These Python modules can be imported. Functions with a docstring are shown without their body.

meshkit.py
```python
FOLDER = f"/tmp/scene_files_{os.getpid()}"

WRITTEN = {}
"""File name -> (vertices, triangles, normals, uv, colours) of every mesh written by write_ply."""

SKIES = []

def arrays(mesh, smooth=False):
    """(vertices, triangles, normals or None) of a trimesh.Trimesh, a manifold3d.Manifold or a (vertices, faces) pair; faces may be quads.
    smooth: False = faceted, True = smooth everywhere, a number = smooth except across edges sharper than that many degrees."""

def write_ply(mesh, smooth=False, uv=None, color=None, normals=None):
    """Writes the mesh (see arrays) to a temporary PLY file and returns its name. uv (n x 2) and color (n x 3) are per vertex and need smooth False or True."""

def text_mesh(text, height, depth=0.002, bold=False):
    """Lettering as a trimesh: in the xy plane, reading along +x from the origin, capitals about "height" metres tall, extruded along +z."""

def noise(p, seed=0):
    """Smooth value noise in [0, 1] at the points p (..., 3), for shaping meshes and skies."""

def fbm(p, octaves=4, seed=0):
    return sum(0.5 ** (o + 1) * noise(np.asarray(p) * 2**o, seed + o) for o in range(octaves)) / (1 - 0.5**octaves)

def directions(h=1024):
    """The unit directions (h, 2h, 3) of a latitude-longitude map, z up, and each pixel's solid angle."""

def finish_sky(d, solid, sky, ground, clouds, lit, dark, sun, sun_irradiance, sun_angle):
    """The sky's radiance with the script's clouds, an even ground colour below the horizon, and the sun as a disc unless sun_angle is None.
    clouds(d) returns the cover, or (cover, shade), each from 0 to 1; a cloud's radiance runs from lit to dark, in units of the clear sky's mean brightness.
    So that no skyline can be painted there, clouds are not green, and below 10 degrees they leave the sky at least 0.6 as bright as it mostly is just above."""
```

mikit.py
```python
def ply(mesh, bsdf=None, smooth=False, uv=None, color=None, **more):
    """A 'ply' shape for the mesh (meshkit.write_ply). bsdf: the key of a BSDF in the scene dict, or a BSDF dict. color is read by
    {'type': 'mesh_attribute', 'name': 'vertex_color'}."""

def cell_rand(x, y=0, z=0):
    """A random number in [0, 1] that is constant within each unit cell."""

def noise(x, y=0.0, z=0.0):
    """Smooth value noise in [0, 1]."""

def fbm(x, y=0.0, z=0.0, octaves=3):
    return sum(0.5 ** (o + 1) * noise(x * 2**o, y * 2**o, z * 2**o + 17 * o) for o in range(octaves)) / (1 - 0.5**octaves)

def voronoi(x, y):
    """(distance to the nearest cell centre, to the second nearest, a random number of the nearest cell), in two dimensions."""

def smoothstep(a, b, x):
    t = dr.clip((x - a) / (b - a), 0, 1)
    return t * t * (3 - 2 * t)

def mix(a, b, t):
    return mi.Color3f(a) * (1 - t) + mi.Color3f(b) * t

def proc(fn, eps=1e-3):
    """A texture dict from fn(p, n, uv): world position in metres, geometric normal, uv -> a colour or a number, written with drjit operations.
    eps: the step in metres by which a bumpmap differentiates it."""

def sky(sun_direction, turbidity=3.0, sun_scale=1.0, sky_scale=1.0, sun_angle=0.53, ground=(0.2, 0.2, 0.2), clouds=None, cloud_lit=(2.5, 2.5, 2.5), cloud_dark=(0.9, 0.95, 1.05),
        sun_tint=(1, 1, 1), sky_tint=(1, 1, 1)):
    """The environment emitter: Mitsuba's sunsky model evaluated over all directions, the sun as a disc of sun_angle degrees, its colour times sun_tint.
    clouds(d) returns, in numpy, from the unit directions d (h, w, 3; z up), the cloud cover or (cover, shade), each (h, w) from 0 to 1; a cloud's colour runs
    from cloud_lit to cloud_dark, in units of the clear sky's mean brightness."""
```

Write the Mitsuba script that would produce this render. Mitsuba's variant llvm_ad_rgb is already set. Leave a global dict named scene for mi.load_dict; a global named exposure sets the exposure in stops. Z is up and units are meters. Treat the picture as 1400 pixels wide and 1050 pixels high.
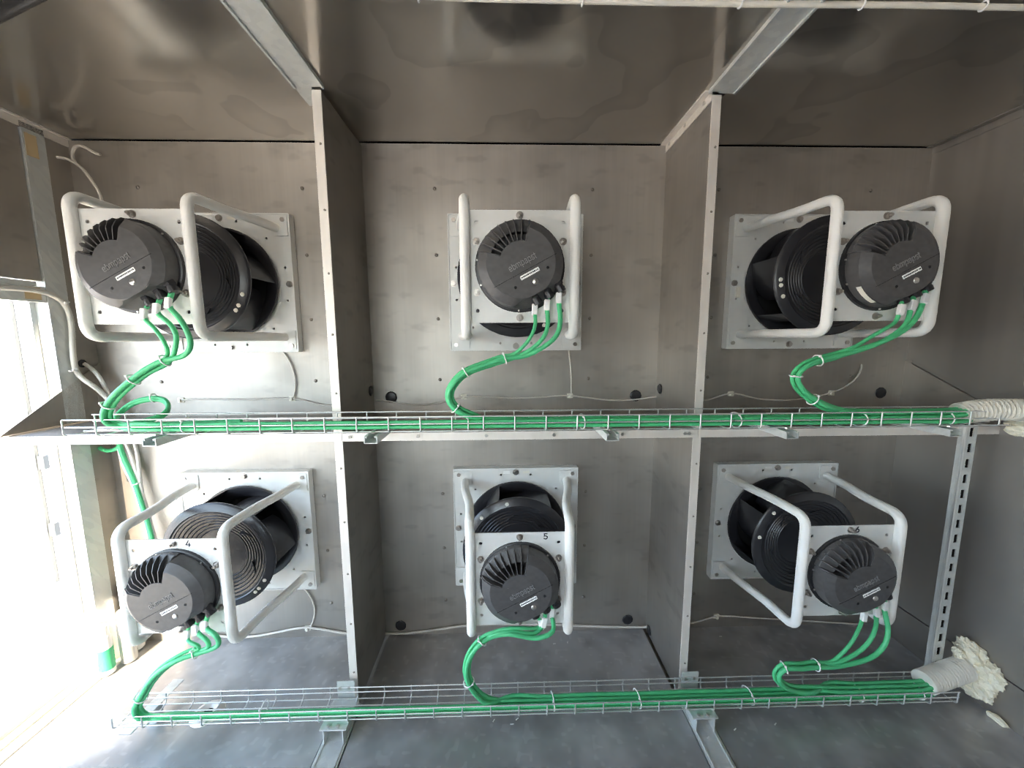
import math
import numpy as np
import trimesh
import shapely.geometry as sg
from shapely import affinity
import drjit as dr
import mitsuba as mi
import meshkit
import mikit
from mitsuba import ScalarTransform4f as T

scene, labels = {'type': 'scene'}, {}

# ------------------------------------------------------------------ camera
FPX, PITCH, YAW, ROLL, CZ = 510.0, 7.106, -1.482, 0.252, 1.291


def cam_axes():
    a, b, c = np.radians([PITCH, YAW, ROLL])
    fw = np.array([-np.sin(b) * np.cos(a), np.cos(b) * np.cos(a), -np.sin(a)])
    r = np.array([np.cos(b), np.sin(b), 0.0])
    d = np.cross(fw, r)
    return np.array([r * np.cos(c) + d * np.sin(c), -r * np.sin(c) + d * np.cos(c), fw])


CM, CAM = cam_axes(), np.array([0.0, 0.0, CZ])


def at(u, v, **k):
    """The point of the plane x=, y= or z= that is seen at a pixel: turns measurements of the photograph into metres."""
    d = CM.T @ np.array([(u - 700) / FPX, (v - 525) / FPX, 1.0])
    (n, val), = k.items()
    i = 'xyz'.index(n)
    return CAM + d * (val - CAM[i]) / d[i]


scene['camera'] = {
    'type': 'perspective', 'fov': float(2 * np.degrees(np.arctan(700 / FPX))), 'fov_axis': 'x', 'near_clip': 0.01, 'far_clip': 500.0,
    'to_world': T().look_at(origin=CAM.tolist(), target=(CAM + CM[2]).tolist(), up=(-CM[1]).tolist())}

# ------------------------------------------------------------------ light
SUN = (-0.145, -1.0, 0.78)
scene['sky'] = mikit.sky(SUN, turbidity=3.0, sun_scale=0.65, sky_scale=1.4, ground=(0.55, 0.5, 0.43),
                         clouds=lambda d: np.clip((meshkit.fbm(d * [3, 3, 6], 4, seed=3) - 0.5) * 4, 0, 1) * 0.6, cloud_lit=(2.2, 2.2, 2.2), cloud_dark=(1.1, 1.15, 1.25))
exposure = 4.65

# ------------------------------------------------------------------ materials
cr, nz, fbm, mix, ss = mikit.cell_rand, mikit.noise, mikit.fbm, mikit.mix, mikit.smoothstep


def bsdf(key, **k):
    scene[key] = {'type': 'twosided', 'bsdf': {'type': 'principled', **k}}


def rgb(*c):
    return {'type': 'rgb', 'value': list(c)}


def steel_wall(p, n, uv):
    streak = fbm(p.x * 9, p.y * 9, p.z * 0.8)
    blot = fbm(p.x * 3 + 5, p.y * 3, p.z * 3)
    fine = 0.45 * nz(p.x * 160, p.y * 160, p.z * 6) - 1.2 * ss(0.58, 0.8, fbm(p.x * 13, p.y * 13, p.z * 24)) - 0.8 * ss(0.55, 0.75, fbm(p.x * 5 + 9, p.y * 5, p.z * 7))
    t = 0.35 * streak + 0.65 * blot
    c = mix((0.37, 0.342, 0.308), (0.51, 0.475, 0.432), ss(0.25, 0.75, t))
    return c * (0.97 + 0.10 * fine)


def reflection_streaks(p, n, uv):
    band = ss(0.35, 0.7, fbm(p.y * 11, 2.0, p.z * 0.35)) * ss(1.1, 1.5, p.z + 0.3 * nz(p.y * 9, 1, 1))  # dark vertical reflections painted into the upper part of the wall
    c = mix((0.37, 0.35, 0.325), (0.48, 0.46, 0.43), fbm(p.y * 2, 7, p.z * 2))
    return c * (1 - 0.25 * band)


def steel_rough(p, n, uv):
    return 0.43 + 0.16 * fbm(p.x * 4, p.y * 4 + 3, p.z * 2)


def ceil_col(p, n, uv):
    blot = fbm(p.x * 2.5, p.y * 2.5, 3)
    ring = fbm(p.x * 5, p.y * 5, 9)
    stain = ss(0.56, 0.585, ring) * (1 - 0.6 * ss(0.585, 0.75, ring)) * ss(0.42, 0.6, fbm(p.x * 1.3 + 4, p.y * 1.3, 2))
    c = mix((0.43, 0.405, 0.365), (0.53, 0.505, 0.465), blot)
    return c * (1 - 0.13 * stain)


def ceil_rough(p, n, uv):
    return 0.11 + 0.10 * fbm(p.x * 3, p.y * 3, 1)


def floor_col(p, n, uv):
    blot = fbm(p.x * 3, p.y * 3, 8)
    dust = fbm(p.x * 14, p.y * 14, 2)
    scr = ss(0.75, 0.9, nz(p.x * 5 + p.y * 60, p.y * 7 - p.x * 50))
    c = mix((0.31, 0.31, 0.31), (0.50, 0.50, 0.505), ss(0.25, 0.8, 0.5 * blot + 0.5 * dust))
    return c + 0.05 * scr


def floor_rough(p, n, uv):
    return 0.34 + 0.26 * ss(0.3, 0.7, fbm(p.x * 5, p.y * 5, 4))


P = mikit.proc
bsdf('m_steel', base_color=P(steel_wall), metallic=0.9, roughness=P(steel_rough), specular=0.5)
bsdf('m_reflection_streaks', base_color=P(reflection_streaks), metallic=0.9, roughness=P(steel_rough))
bsdf('m_ceiling', base_color=P(ceil_col), metallic=0.88, roughness=P(ceil_rough))
bsdf('m_floor', base_color=P(floor_col), metallic=0.5, roughness=P(floor_rough))


def galv_col(p, n, uv):
    a, b, w = mikit.voronoi(p.x * 60 + p.z * 23, p.y * 60 + p.z * 37)
    return mix((0.60, 0.62, 0.61), (0.67, 0.69, 0.67), w)


bsdf('m_galv', base_color=P(galv_col), metallic=0.4, roughness=0.42)
bsdf('m_edge', base_color=P(lambda p, n, uv: mix((0.74, 0.69, 0.63), (0.86, 0.81, 0.75), fbm(p.x * 40, p.y * 40, p.z * 12))), metallic=0.35, roughness=0.45)
bsdf('m_wire', base_color=rgb(0.75, 0.76, 0.75), metallic=0.7, roughness=0.35)
bsdf('m_bolt', base_color=rgb(0.62, 0.6, 0.57), metallic=0.95, roughness=0.25)
bsdf('m_head', base_color=rgb(0.42, 0.39, 0.36), metallic=0.9, roughness=0.3)
bsdf('m_letter_glint', base_color=rgb(0.2, 0.198, 0.198), roughness=0.35, specular=0.6)  # lighter than the cover, painting in the glints on the raised letters
bsdf('m_rivet', base_color=rgb(0.30, 0.27, 0.24), metallic=0.8, roughness=0.4)
bsdf('m_plate', base_color=P(lambda p, n, uv: mix((0.69, 0.69, 0.665), (0.76, 0.76, 0.735), fbm(p.x * 20, p.y * 20, p.z * 20))), metallic=0.1, roughness=0.4)
bsdf('m_handle', base_color=rgb(0.87, 0.86, 0.82), roughness=0.38, specular=0.5)
bsdf('m_black', base_color=rgb(0.018, 0.018, 0.02), roughness=0.35, specular=0.5)
bsdf('m_impeller', base_color=rgb(0.022, 0.022, 0.026), roughness=0.28, specular=0.6)
bsdf('m_cover', base_color=P(lambda p, n, uv: mix((0.062, 0.060, 0.060), (0.085, 0.083, 0.083), fbm(p.x * 90, p.y * 90, p.z * 90))), roughness=0.42, specular=0.5)
bsdf('m_dark', base_color=rgb(0.01, 0.01, 0.01), roughness=0.8)
bsdf('m_white', base_color=rgb(0.85, 0.85, 0.83), roughness=0.5)
bsdf('m_offwhite', base_color=rgb(0.78, 0.75, 0.66), roughness=0.5)
bsdf('m_green', base_color=rgb(0.085, 0.52, 0.22), roughness=0.4, specular=0.5)
bsdf('m_green_dark', base_color=rgb(0.015, 0.30, 0.11), roughness=0.4, specular=0.5)
bsdf('m_grey_hose', base_color=rgb(0.62, 0.60, 0.55), roughness=0.45)
bsdf('m_tube', base_color=rgb(0.62, 0.58, 0.52), roughness=0.35)
bsdf('m_foam', base_color=P(lambda p, n, uv: mix((0.80, 0.74, 0.56), (0.90, 0.86, 0.72), fbm(p.x * 60, p.y * 60, p.z * 60))), roughness=0.8)
bsdf('m_tan', base_color=rgb(0.62, 0.47, 0.27), roughness=0.7)
bsdf('m_ground', base_color=P(lambda p, n, uv: mix((0.56, 0.53, 0.47), (0.66, 0.63, 0.57), fbm(p.x, p.y, 0))), roughness=0.9)
bsdf('m_door', base_color=rgb(0.80, 0.81, 0.80), roughness=0.4)
bsdf('m_profile', base_color=rgb(0.16, 0.17, 0.17), metallic=0.5, roughness=0.4)
bsdf('m_ink', base_color=rgb(0.03, 0.03, 0.04), roughness=0.6)
bsdf('m_leaf', base_color=P(lambda p, n, uv: mix((0.008, 0.04, 0.015), (0.02, 0.075, 0.025), nz(p.x * 9, p.y * 9, p.z * 9))), roughness=0.7)
bsdf('m_bark', base_color=rgb(0.16, 0.11, 0.07), roughness=0.9)
bsdf('m_can_green', base_color=rgb(0.05, 0.45, 0.2), roughness=0.4)
bsdf('m_can_grey', base_color=rgb(0.42, 0.43, 0.42), roughness=0.35, metallic=0.3)


# ------------------------------------------------------------------ mesh helpers
def V(*a):
    return np.array(a, float)


def box(x0, x1, y0, y1, z0, z1):
    m = trimesh.creation.box((x1 - x0, y1 - y0, z1 - z0))
    m.apply_translation(((x0 + x1) / 2, (y0 + y1) / 2, (z0 + z1) / 2))
    return m


def cat(*ms):
    return trimesh.util.concatenate([m for m in ms])


def bevel_box(sx, sy, sz, b):
    import manifold3d as m3
    pts = [(i * (sx / 2 - (0 if k == 0 else b)), j * (sy / 2 - (0 if k == 1 else b)), l * (sz / 2 - (0 if k == 2 else b)))
           for i in (-1, 1) for j in (-1, 1) for l in (-1, 1) for k in range(3)]
    m = m3.Manifold.hull_points(np.array(pts, np.float32)).to_mesh()
    return trimesh.Trimesh(m.vert_properties[:, :3], m.tri_verts, process=False)


def spline(pts, step=0.006):
    from scipy.interpolate import CubicSpline
    p = np.asarray(pts, float)
    t = np.r_[0, np.cumsum(np.linalg.norm(np.diff(p, axis=0), axis=1) ** 0.7)]
    length = np.linalg.norm(np.diff(p, axis=0), axis=1).sum()
    return CubicSpline(t, p)(np.linspace(0, t[-1], max(4, int(length / step))))


def fillet(pts, r, n=7):
    p = [np.asarray(q, float) for q in pts]
    out = [p[0]]
    for a, b, c in zip(p, p[1:], p[2:]):
        u, w = (a - b) / np.linalg.norm(a - b), (c - b) / np.linalg.norm(c - b)
        for t in np.linspace(0, 1, n):
            out.append((1 - t) ** 2 * (b + u * r) + 2 * t * (1 - t) * b + t * t * (b + w * r))
    return np.array(out + [p[-1]])


def tube(path, r, n=10):
    p = np.asarray(path, float)
    r = np.broadcast_to(np.asarray(r, float), (len(p),))
    d = np.gradient(p, axis=0)
    d /= np.linalg.norm(d, axis=1, keepdims=True) + 1e-12
    u = np.cross(d[0], [0.3, 0.2, 0.93])
    u /= np.linalg.norm(u)
    th = np.arange(n) / n * 2 * np.pi
    v = []
    for i in range(len(p)):
        u = u - d[i] * (u @ d[i])
        u /= np.linalg.norm(u)
        w = np.cross(d[i], u)
        v.append(p[i] + r[i] * (np.cos(th)[:, None] * u + np.sin(th)[:, None] * w))
    v = np.vstack(v + [p[:1], p[-1:]])
    f = []
    m = len(p)
    for i in range(m - 1):
        for k in range(n):
            a, b = i * n + k, i * n + (k + 1) % n
            f += [(a, b, b + n), (a, b + n, a + n)]
    for k in range(n):
        f += [(m * n, (k + 1) % n, k), (m * n + 1, (m - 1) * n + k, (m - 1) * n + (k + 1) % n)]
    return trimesh.Trimesh(v, f, process=False)


def rod(a, b, r, n=8):
    return tube([a, b], r, n)


def lathe(profile, n=48):
    """profile of (radius, height): turned about the local y axis, heights along -y (out of the wall)."""
    m = trimesh.creation.revolve(np.array([(a, b) for a, b in profile], float), sections=n)
    v = m.vertices.copy()
    m = trimesh.Trimesh(np.c_[v[:, 0], -v[:, 2], v[:, 1]], m.faces, process=False)
    return m


def prism(poly, y0, y1):
    """a polygon of the x-z plane, from y0 to y1."""
    m = trimesh.creation.extrude_polygon(poly, abs(y1 - y0), engine='earcut')
    v = m.vertices
    return trimesh.Trimesh(np.c_[v[:, 0], max(y0, y1) - v[:, 2], v[:, 1]], m.faces, process=False)


def prism_x(poly, x0, x1):
    """a polygon of the y-z plane, from x0 to x1."""
    m = trimesh.creation.extrude_polygon(poly, abs(x1 - x0), engine='earcut')
    v = m.vertices
    return trimesh.Trimesh(np.c_[min(x0, x1) + v[:, 2], v[:, 0], v[:, 1]], m.faces, process=False)


def hexbolt(r=0.008, h=0.006, washer=True):
    """head along -y, its foot at the origin."""
    head = trimesh.creation.cylinder(r, h, sections=6)
    head.apply_translation((0, 0, h / 2 + 0.0015))
    ms = [head]
    if washer:
        w = trimesh.creation.cylinder(r * 1.45, 0.002, sections=16)
        w.apply_translation((0, 0, 0.001))
        ms.append(w)
    m = cat(*ms)
    v = m.vertices
    return trimesh.Trimesh(np.c_[v[:, 0], -v[:, 2], v[:, 1]], m.faces, process=False)


def text(s, h, depth=0.001, bold=False):
    """lettering in the x-z plane facing -y, centred."""
    m = meshkit.text_mesh(s, h, depth, bold)
    c = m.bounds.mean(0)
    v = m.vertices - [c[0], c[1], 0]
    return trimesh.Trimesh(np.c_[v[:, 0], -v[:, 2], v[:, 1]], m.faces, process=False)


def moved(m, x=0, y=0, z=0):
    m = m.copy()
    m.apply_translation((x, y, z))
    return m


# ------------------------------------------------------------------ scene-tree helpers
def numbered(name):
    k, i = name, 0
    while k in labels or k in scene or any(s.startswith(k + '__') for s in scene):
        i += 1
        k = f'{name}_{i:03d}'
    return k


def thing(name, label, cat_=None, group=None, kind=None):
    k = numbered(name)
    labels[k] = {'label': label}
    if cat_:
        labels[k]['category'] = cat_
    if group:
        labels[k]['group'] = group
    if kind:
        labels[k]['kind'] = kind
    return k


def struct(name, label):
    return thing(name, label, kind='structure')


def put(key, mesh, mat, smooth=False, to=None):
    shape = mesh if isinstance(mesh, dict) else mikit.ply(mesh, mat, smooth=smooth)
    scene[key] = {**shape, 'to_world': to} if to is not None else shape
    return key


COUNT = {}


def part(parent, name, mesh, mat=None, smooth=False, to=None, label=None):
    base = parent + '__' + name
    i = COUNT.get(base, 0)
    COUNT[base] = i + 1
    k = base if i == 0 else f'{base}_{i:03d}'
    put(k, mesh, mat, smooth, to)
    if label:
        labels[k] = {'label': label}
    return k


def tr(x, y, z):
    return T().translate([float(x), float(y), float(z)])


# ------------------------------------------------------------------ room
YB, XL, XR = 1.5, -1.578, 1.672
ZC, YFW = 2.014, -1.7
XP1, XP2, TP, YP = -0.517, 0.629, 0.027, 1.186
ZS0, ZS1 = 0.961, 0.987

k = struct('floor', 'scratched stainless steel floor of three sheets below the fans')
xs = [XL - 0.02, -0.592, -0.506, 0.617, 0.699, XR + 0.02]
for a, b in ((0, 1), (2, 3), (4, 5)):
    part(k, 'panel', box(xs[a], xs[b], YFW, YB + 0.03, -0.02, 0.0), 'm_floor')
part(k, 'subfloor', box(XL - 0.06, XR + 0.06, YFW, YB + 0.1, -0.06, -0.02), 'm_steel')
for i, (a, b) in enumerate(((1, 2), (3, 4))):
    k = struct(f'trim_{i + 1}', ('galvanised strip along the floor between the bright left panel and the middle panel', 'galvanised strip along the floor between the middle panel and the dark right panel')[i])
    part(k, 'strip', cat(box(xs[a] + 0.004, xs[b] - 0.004, YFW, YP + 0.004, -0.02, 0.003), box(xs[a] + 0.010, xs[a] + 0.014, YFW, YP, 0.003, 0.006), box(xs[b] - 0.014, xs[b] - 0.010, YFW, YP, 0.003, 0.006)), 'm_galv')

k = struct('ceiling', 'shiny stained stainless steel ceiling mirroring the fans')
xc = [XL - 0.02, -0.593, -0.507, 0.616, 0.697, XR + 0.02]
for a, b in ((0, 1), (2, 3), (4, 5)):
    part(k, 'panel', box(xc[a] - 0.02, xc[b] + 0.02, YFW, YB - 0.002, ZC, ZC + 0.02), 'm_ceiling')
part(k, 'roof', box(XL - 0.06, XR + 0.06, YFW - 0.05, YB + 0.1, ZC + 0.03, ZC + 0.09), 'm_steel')
for i, (a, b) in enumerate(((1, 2), (3, 4))):
    c = struct(f'trim_{i + 3}', ('galvanised strip along the ceiling above the left divider', 'galvanised strip along the ceiling above the right divider')[i])
    yend = (1.274, 1.19)[i]
    part(c, 'strip', cat(box(xc[a], xc[b], YFW, YP - 0.002, ZC - 0.006, ZC), box(xc[a], xc[a] + 0.006, YFW, YP, ZC - 0.011, ZC - 0.004), box(xc[b] - 0.006, xc[b], YFW, YP, ZC - 0.011, ZC - 0.004),
                         box(xc[a] if i == 0 else xc[b] - 0.05, xc[a] + 0.05 if i == 0 else xc[b], YP - 0.01, yend, ZC - 0.006, ZC)), 'm_galv')


def bead(x0, x1, y0, y1):
    s = 1 if x1 > x0 else -1
    return cat(box(min(x0, x1), max(x0, x1), y0, y1, ZC - 0.004, ZC - 0.0005), box(min(x0, x0 + s * 0.003), max(x0, x0 + s * 0.003), y0, y1, ZC - 0.028, ZC - 0.001))


part(k, 'angle_bead', bead(XP2, XP2 - 0.024, YP, YB), 'm_edge', label='angle bead with screws along the top of the right divider')
part(k, 'angle_bead', bead(XR, XR - 0.026, YFW, YB), 'm_reflection_streaks')
part(k, 'angle_bead', bead(XL, XL + 0.016, YFW, YB), 'm_edge')
screw_ply = mikit.ply(hexbolt(0.006, 0.004, False), 'm_bolt')
for yy in (1.22, 1.34, 1.46):
    part(k, 'screw', screw_ply, to=tr(XP2 - 0.004, yy, ZC - 0.016) @ T().rotate([0, 0, 1], -90))

k = struct('wall_back', 'brown tinted stainless steel back wall carrying six fans')
FX = {1: (-1.041, 1.495), 2: (0.054, 1.496), 3: (1.146, 1.498), 4: (-1.04, 0.504), 5: (0.052, 0.506), 6: (1.144, 0.510)}
bx = [(XL - 0.03, XP1 - TP / 2), (XP1 - TP / 2, XP2 + TP / 2), (XP2 + TP / 2, XR + 0.03)]
for (x0, x1) in bx:
    for (z0, z1) in ((ZS1 - 0.005, ZC - 0.004), (-0.02, ZS1 - 0.006)):
        part(k, 'panel', box(x0, x1, YB, YB + 0.02, z0, z1), 'm_steel')
part(k, 'backing', box(XL - 0.06, XR + 0.06, YB + 0.02, YB + 0.08, -0.06, ZC + 0.09), 'm_dark')
rivet = trimesh.creation.icosphere(2, 0.0065)
rivet.apply_scale((1, 0.7, 1))
rivet_ply = mikit.ply(rivet, 'm_rivet', smooth=True)
for i, (fx, fz) in FX.items():
    for dx in (-0.305, 0.296):
        for dz in ((0.355, 0.112, -0.131, -0.372) if i < 4 else (0.138, -0.104, -0.345)):
            if -1.5 < fx + dx < 1.6:
                part(k, 'screw', rivet_ply, to=tr(fx + dx, YB - 0.001, fz + dz))
plug = lathe([(0, 0.004), (0.017, 0.004), (0.022, 0.002), (0.0235, 0)], 24)
plug_ply = mikit.ply(plug, 'm_black', smooth=40)
for (u, v) in ((535, 543), (869, 541), (1204, 537), (548, 855), (858, 847)):
    q = at(u, v, y=YB)
    part(k, 'plug', plug_ply, to=tr(q[0], YB - 0.0005, q[2]), label='round black plug' if u == 535 else None)

k = struct('wall_right', 'dull stainless steel right wall with vertical reflection streaks painted in')
part(k, 'panel', box(XR, XR + 0.02, YFW, YB + 0.02, 0.155, ZC + 0.03), 'm_reflection_streaks')
part(k, 'skirting', box(XR + 0.001, XR + 0.02, YFW, YB + 0.02, -0.02, 0.150), 'm_steel')
part(k, 'backing', box(XR + 0.02, XR + 0.07, YFW, YB + 0.08, -0.06, ZC + 0.03), 'm_dark')
k = struct('wall_front', 'unseen stainless steel wall behind the photographer, its opening placed to light the fans')
part(k, 'lintel', box(XL - 0.05, XR + 0.05, YFW - 0.05, YFW, 1.9, ZC + 0.03), 'm_steel')  # unseen wall; its opening is placed to light the fans from the front
part(k, 'panel', box(-0.30, XR + 0.05, YFW - 0.05, YFW, -0.06, 1.9), 'm_steel')
part(k, 'panel', box(XL - 0.05, -1.5, YFW - 0.05, YFW, -0.06, 1.9), 'm_steel')

part(k, 'sill', box(-1.5, -0.30, YFW - 0.05, YFW, -0.06, 0.75), 'm_steel')  # unseen, raised so that less light reaches the ceiling from below
part(k, 'added_sun_block', box(XL + 0.03, XR + 0.05, YFW - 2.3, YFW - 0.05, 1.93, 1.98), 'm_door')  # added outside the opening to keep direct sun off the floor

k = struct('wall_left', 'stainless steel left wall around the bright doorway')
YO1, YO0, ZO0, ZO1 = 1.36, -0.6, 0.05, 1.418
part(k, 'corner_panel', box(XL - 0.03, XL, 1.42, YB + 0.02, -0.02, ZC), 'm_steel')
part(k, 'upper_panel', box(XL - 0.03, XL, YFW, YO1 - 0.004, 1.49, ZC - 0.004), 'm_steel')
part(k, 'header', cat(box(XL - 0.05, XL + 0.004, YO0, YO1 - 0.002, ZO1, 1.470), box(XL - 0.03, XL + 0.012, YO0, YO1 - 0.03, 1.470, 1.484)), 'm_galv', label='pale door header')
part(k, 'front_panel', box(XL - 0.03, XL, YFW, YO0, -0.02, 1.49), 'm_steel')
part(k, 'post', cat(box(XL - 0.04, XL + 0.006, YO1, 1.423, 0.0, 1.985), box(XL - 0.05, XL - 0.04, YO1 - 0.015, 1.42, 0.0, 1.985)), 'm_galv', label='pale grey door post')
part(k, 'gasket', box(XL - 0.02, XL + 0.003, YO1 - 0.002, 1.425, 1.986, 2.004), 'm_black', label='black gasket above the post')
part(k, 'tape', box(XL + 0.006, XL + 0.0068, 1.365, 1.398, 1.90, 1.972), 'm_tan', label='tan tape on the post')
part(k, 'tape', box(XL + 0.004, XL + 0.0046, 1.30, 1.345, 1.425, 1.466), 'm_tan', label='tan tape on the header')
part(k, 'sill', cat(box(XL - 0.14, XL - 0.01, YO0, YO1, -0.02, 0.03), box(XL - 0.03, XL - 0.02, YO0, YO1, 0.03, 0.045), box(XL - 0.012, XL + 0.035, YO0, YB, -0.01, 0.006)), 'm_offwhite', label='pale door sill')

# dividers
for i, (xp, side, lab) in enumerate(((XP1, -1, 'left'), (XP2, 1, 'right'))):
    for j, (z0, z1, tier) in enumerate(((ZS1, ZC - 0.012, 'above'), (0.0, ZS0, 'below'))):
        k = struct('wall_partition', f'stainless steel divider {tier} the shelf on the {lab} side of the middle {"fan" if j == 0 else "fan marked 5"}')
        x0, x1 = (xp - TP, xp) if side < 0 else (xp, xp + TP)
        part(k, 'panel', box(x0 + 0.001, x1 - 0.001, YP + 0.004, YB, z0, z1), 'm_steel')
        part(k, 'front_flange', box(x0, x1, YP, YP + 0.004, z0, z1), 'm_edge', label='pale folded front edge with screws')
        for z in np.arange(z0 + 0.13, z1 - 0.05, 0.185):
            part(k, 'screw', rivet_ply, to=tr((x0 + x1) / 2 + 0.003, YP, z) @ T().scale(0.55))
        # oval grommet where the thin tube passes
        if not (i == 0 and j == 1):
            g = lathe([(0, 0.003), (0.012, 0.003), (0.018, 0.002), (0.02, 0)], 20)
            zz = {(0, 0): 1.085, (1, 0): 1.085, (1, 1): 0.025}[(i, j)]
            part(k, 'grommet', mikit.ply(g, 'm_black', smooth=40), to=tr(xp + (0.0005 if side < 0 else -0.0005), 1.462, zz) @ T().rotate([0, 0, 1], 90 if side < 0 else -90), label='black grommet')

# shelf between the tiers
k = thing('steel_shelf', 'long stainless steel shelf between the upper and lower row of fans', 'shelf')
part(k, 'deck', box(XL, XR, YP, YB, ZS0 + 0.012, ZS1), 'm_steel')
for x0, x1 in ((XL, XP1 - 0.001), (XP1 + 0.0005, XP2 + 0.014), (XP2 + 0.0155, XR)):
    part(k, 'front_lip', box(x0, x1, YP - 0.003, YP, ZS0, ZS1 + 0.001), 'm_edge')
for u in (479, 509, 572, 665, 757, 935, 941, 850):
    q = at(u, 596, y=YP)
    part(k, 'screw', screw_ply, to=tr(q[0], YP - 0.003, (ZS0 + ZS1) / 2 + 0.002))
for s, x in ((0, XL + 0.003), (1, XR - 0.006)):
    poly = sg.Polygon([(YB, ZS1), (YB, 1.2), (1.18, 0.99), (1.18, ZS1)]) if s == 0 else sg.Polygon([(YB, ZS1), (YB, 1.19), (1.18, 1.032), (1.18, ZS1)])
    part(k, 'end_gusset', prism_x(poly, x, x + 0.003), 'm_steel', label='triangular end gusset')
    part(k, 'angle', cat(box(x, x + 0.02, YP, YB, ZS1, ZS1 + 0.003), box(x - 0.001 if s == 0 else x, x + 0.004, 1.475, YB, ZS1, 1.19)), 'm_steel')

# ------------------------------------------------------------------ fans
A28 = math.radians(28)
UX, WX = V(math.cos(A28), 0, math.sin(A28)), V(math.sin(A28), 0, -math.cos(A28))


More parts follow.
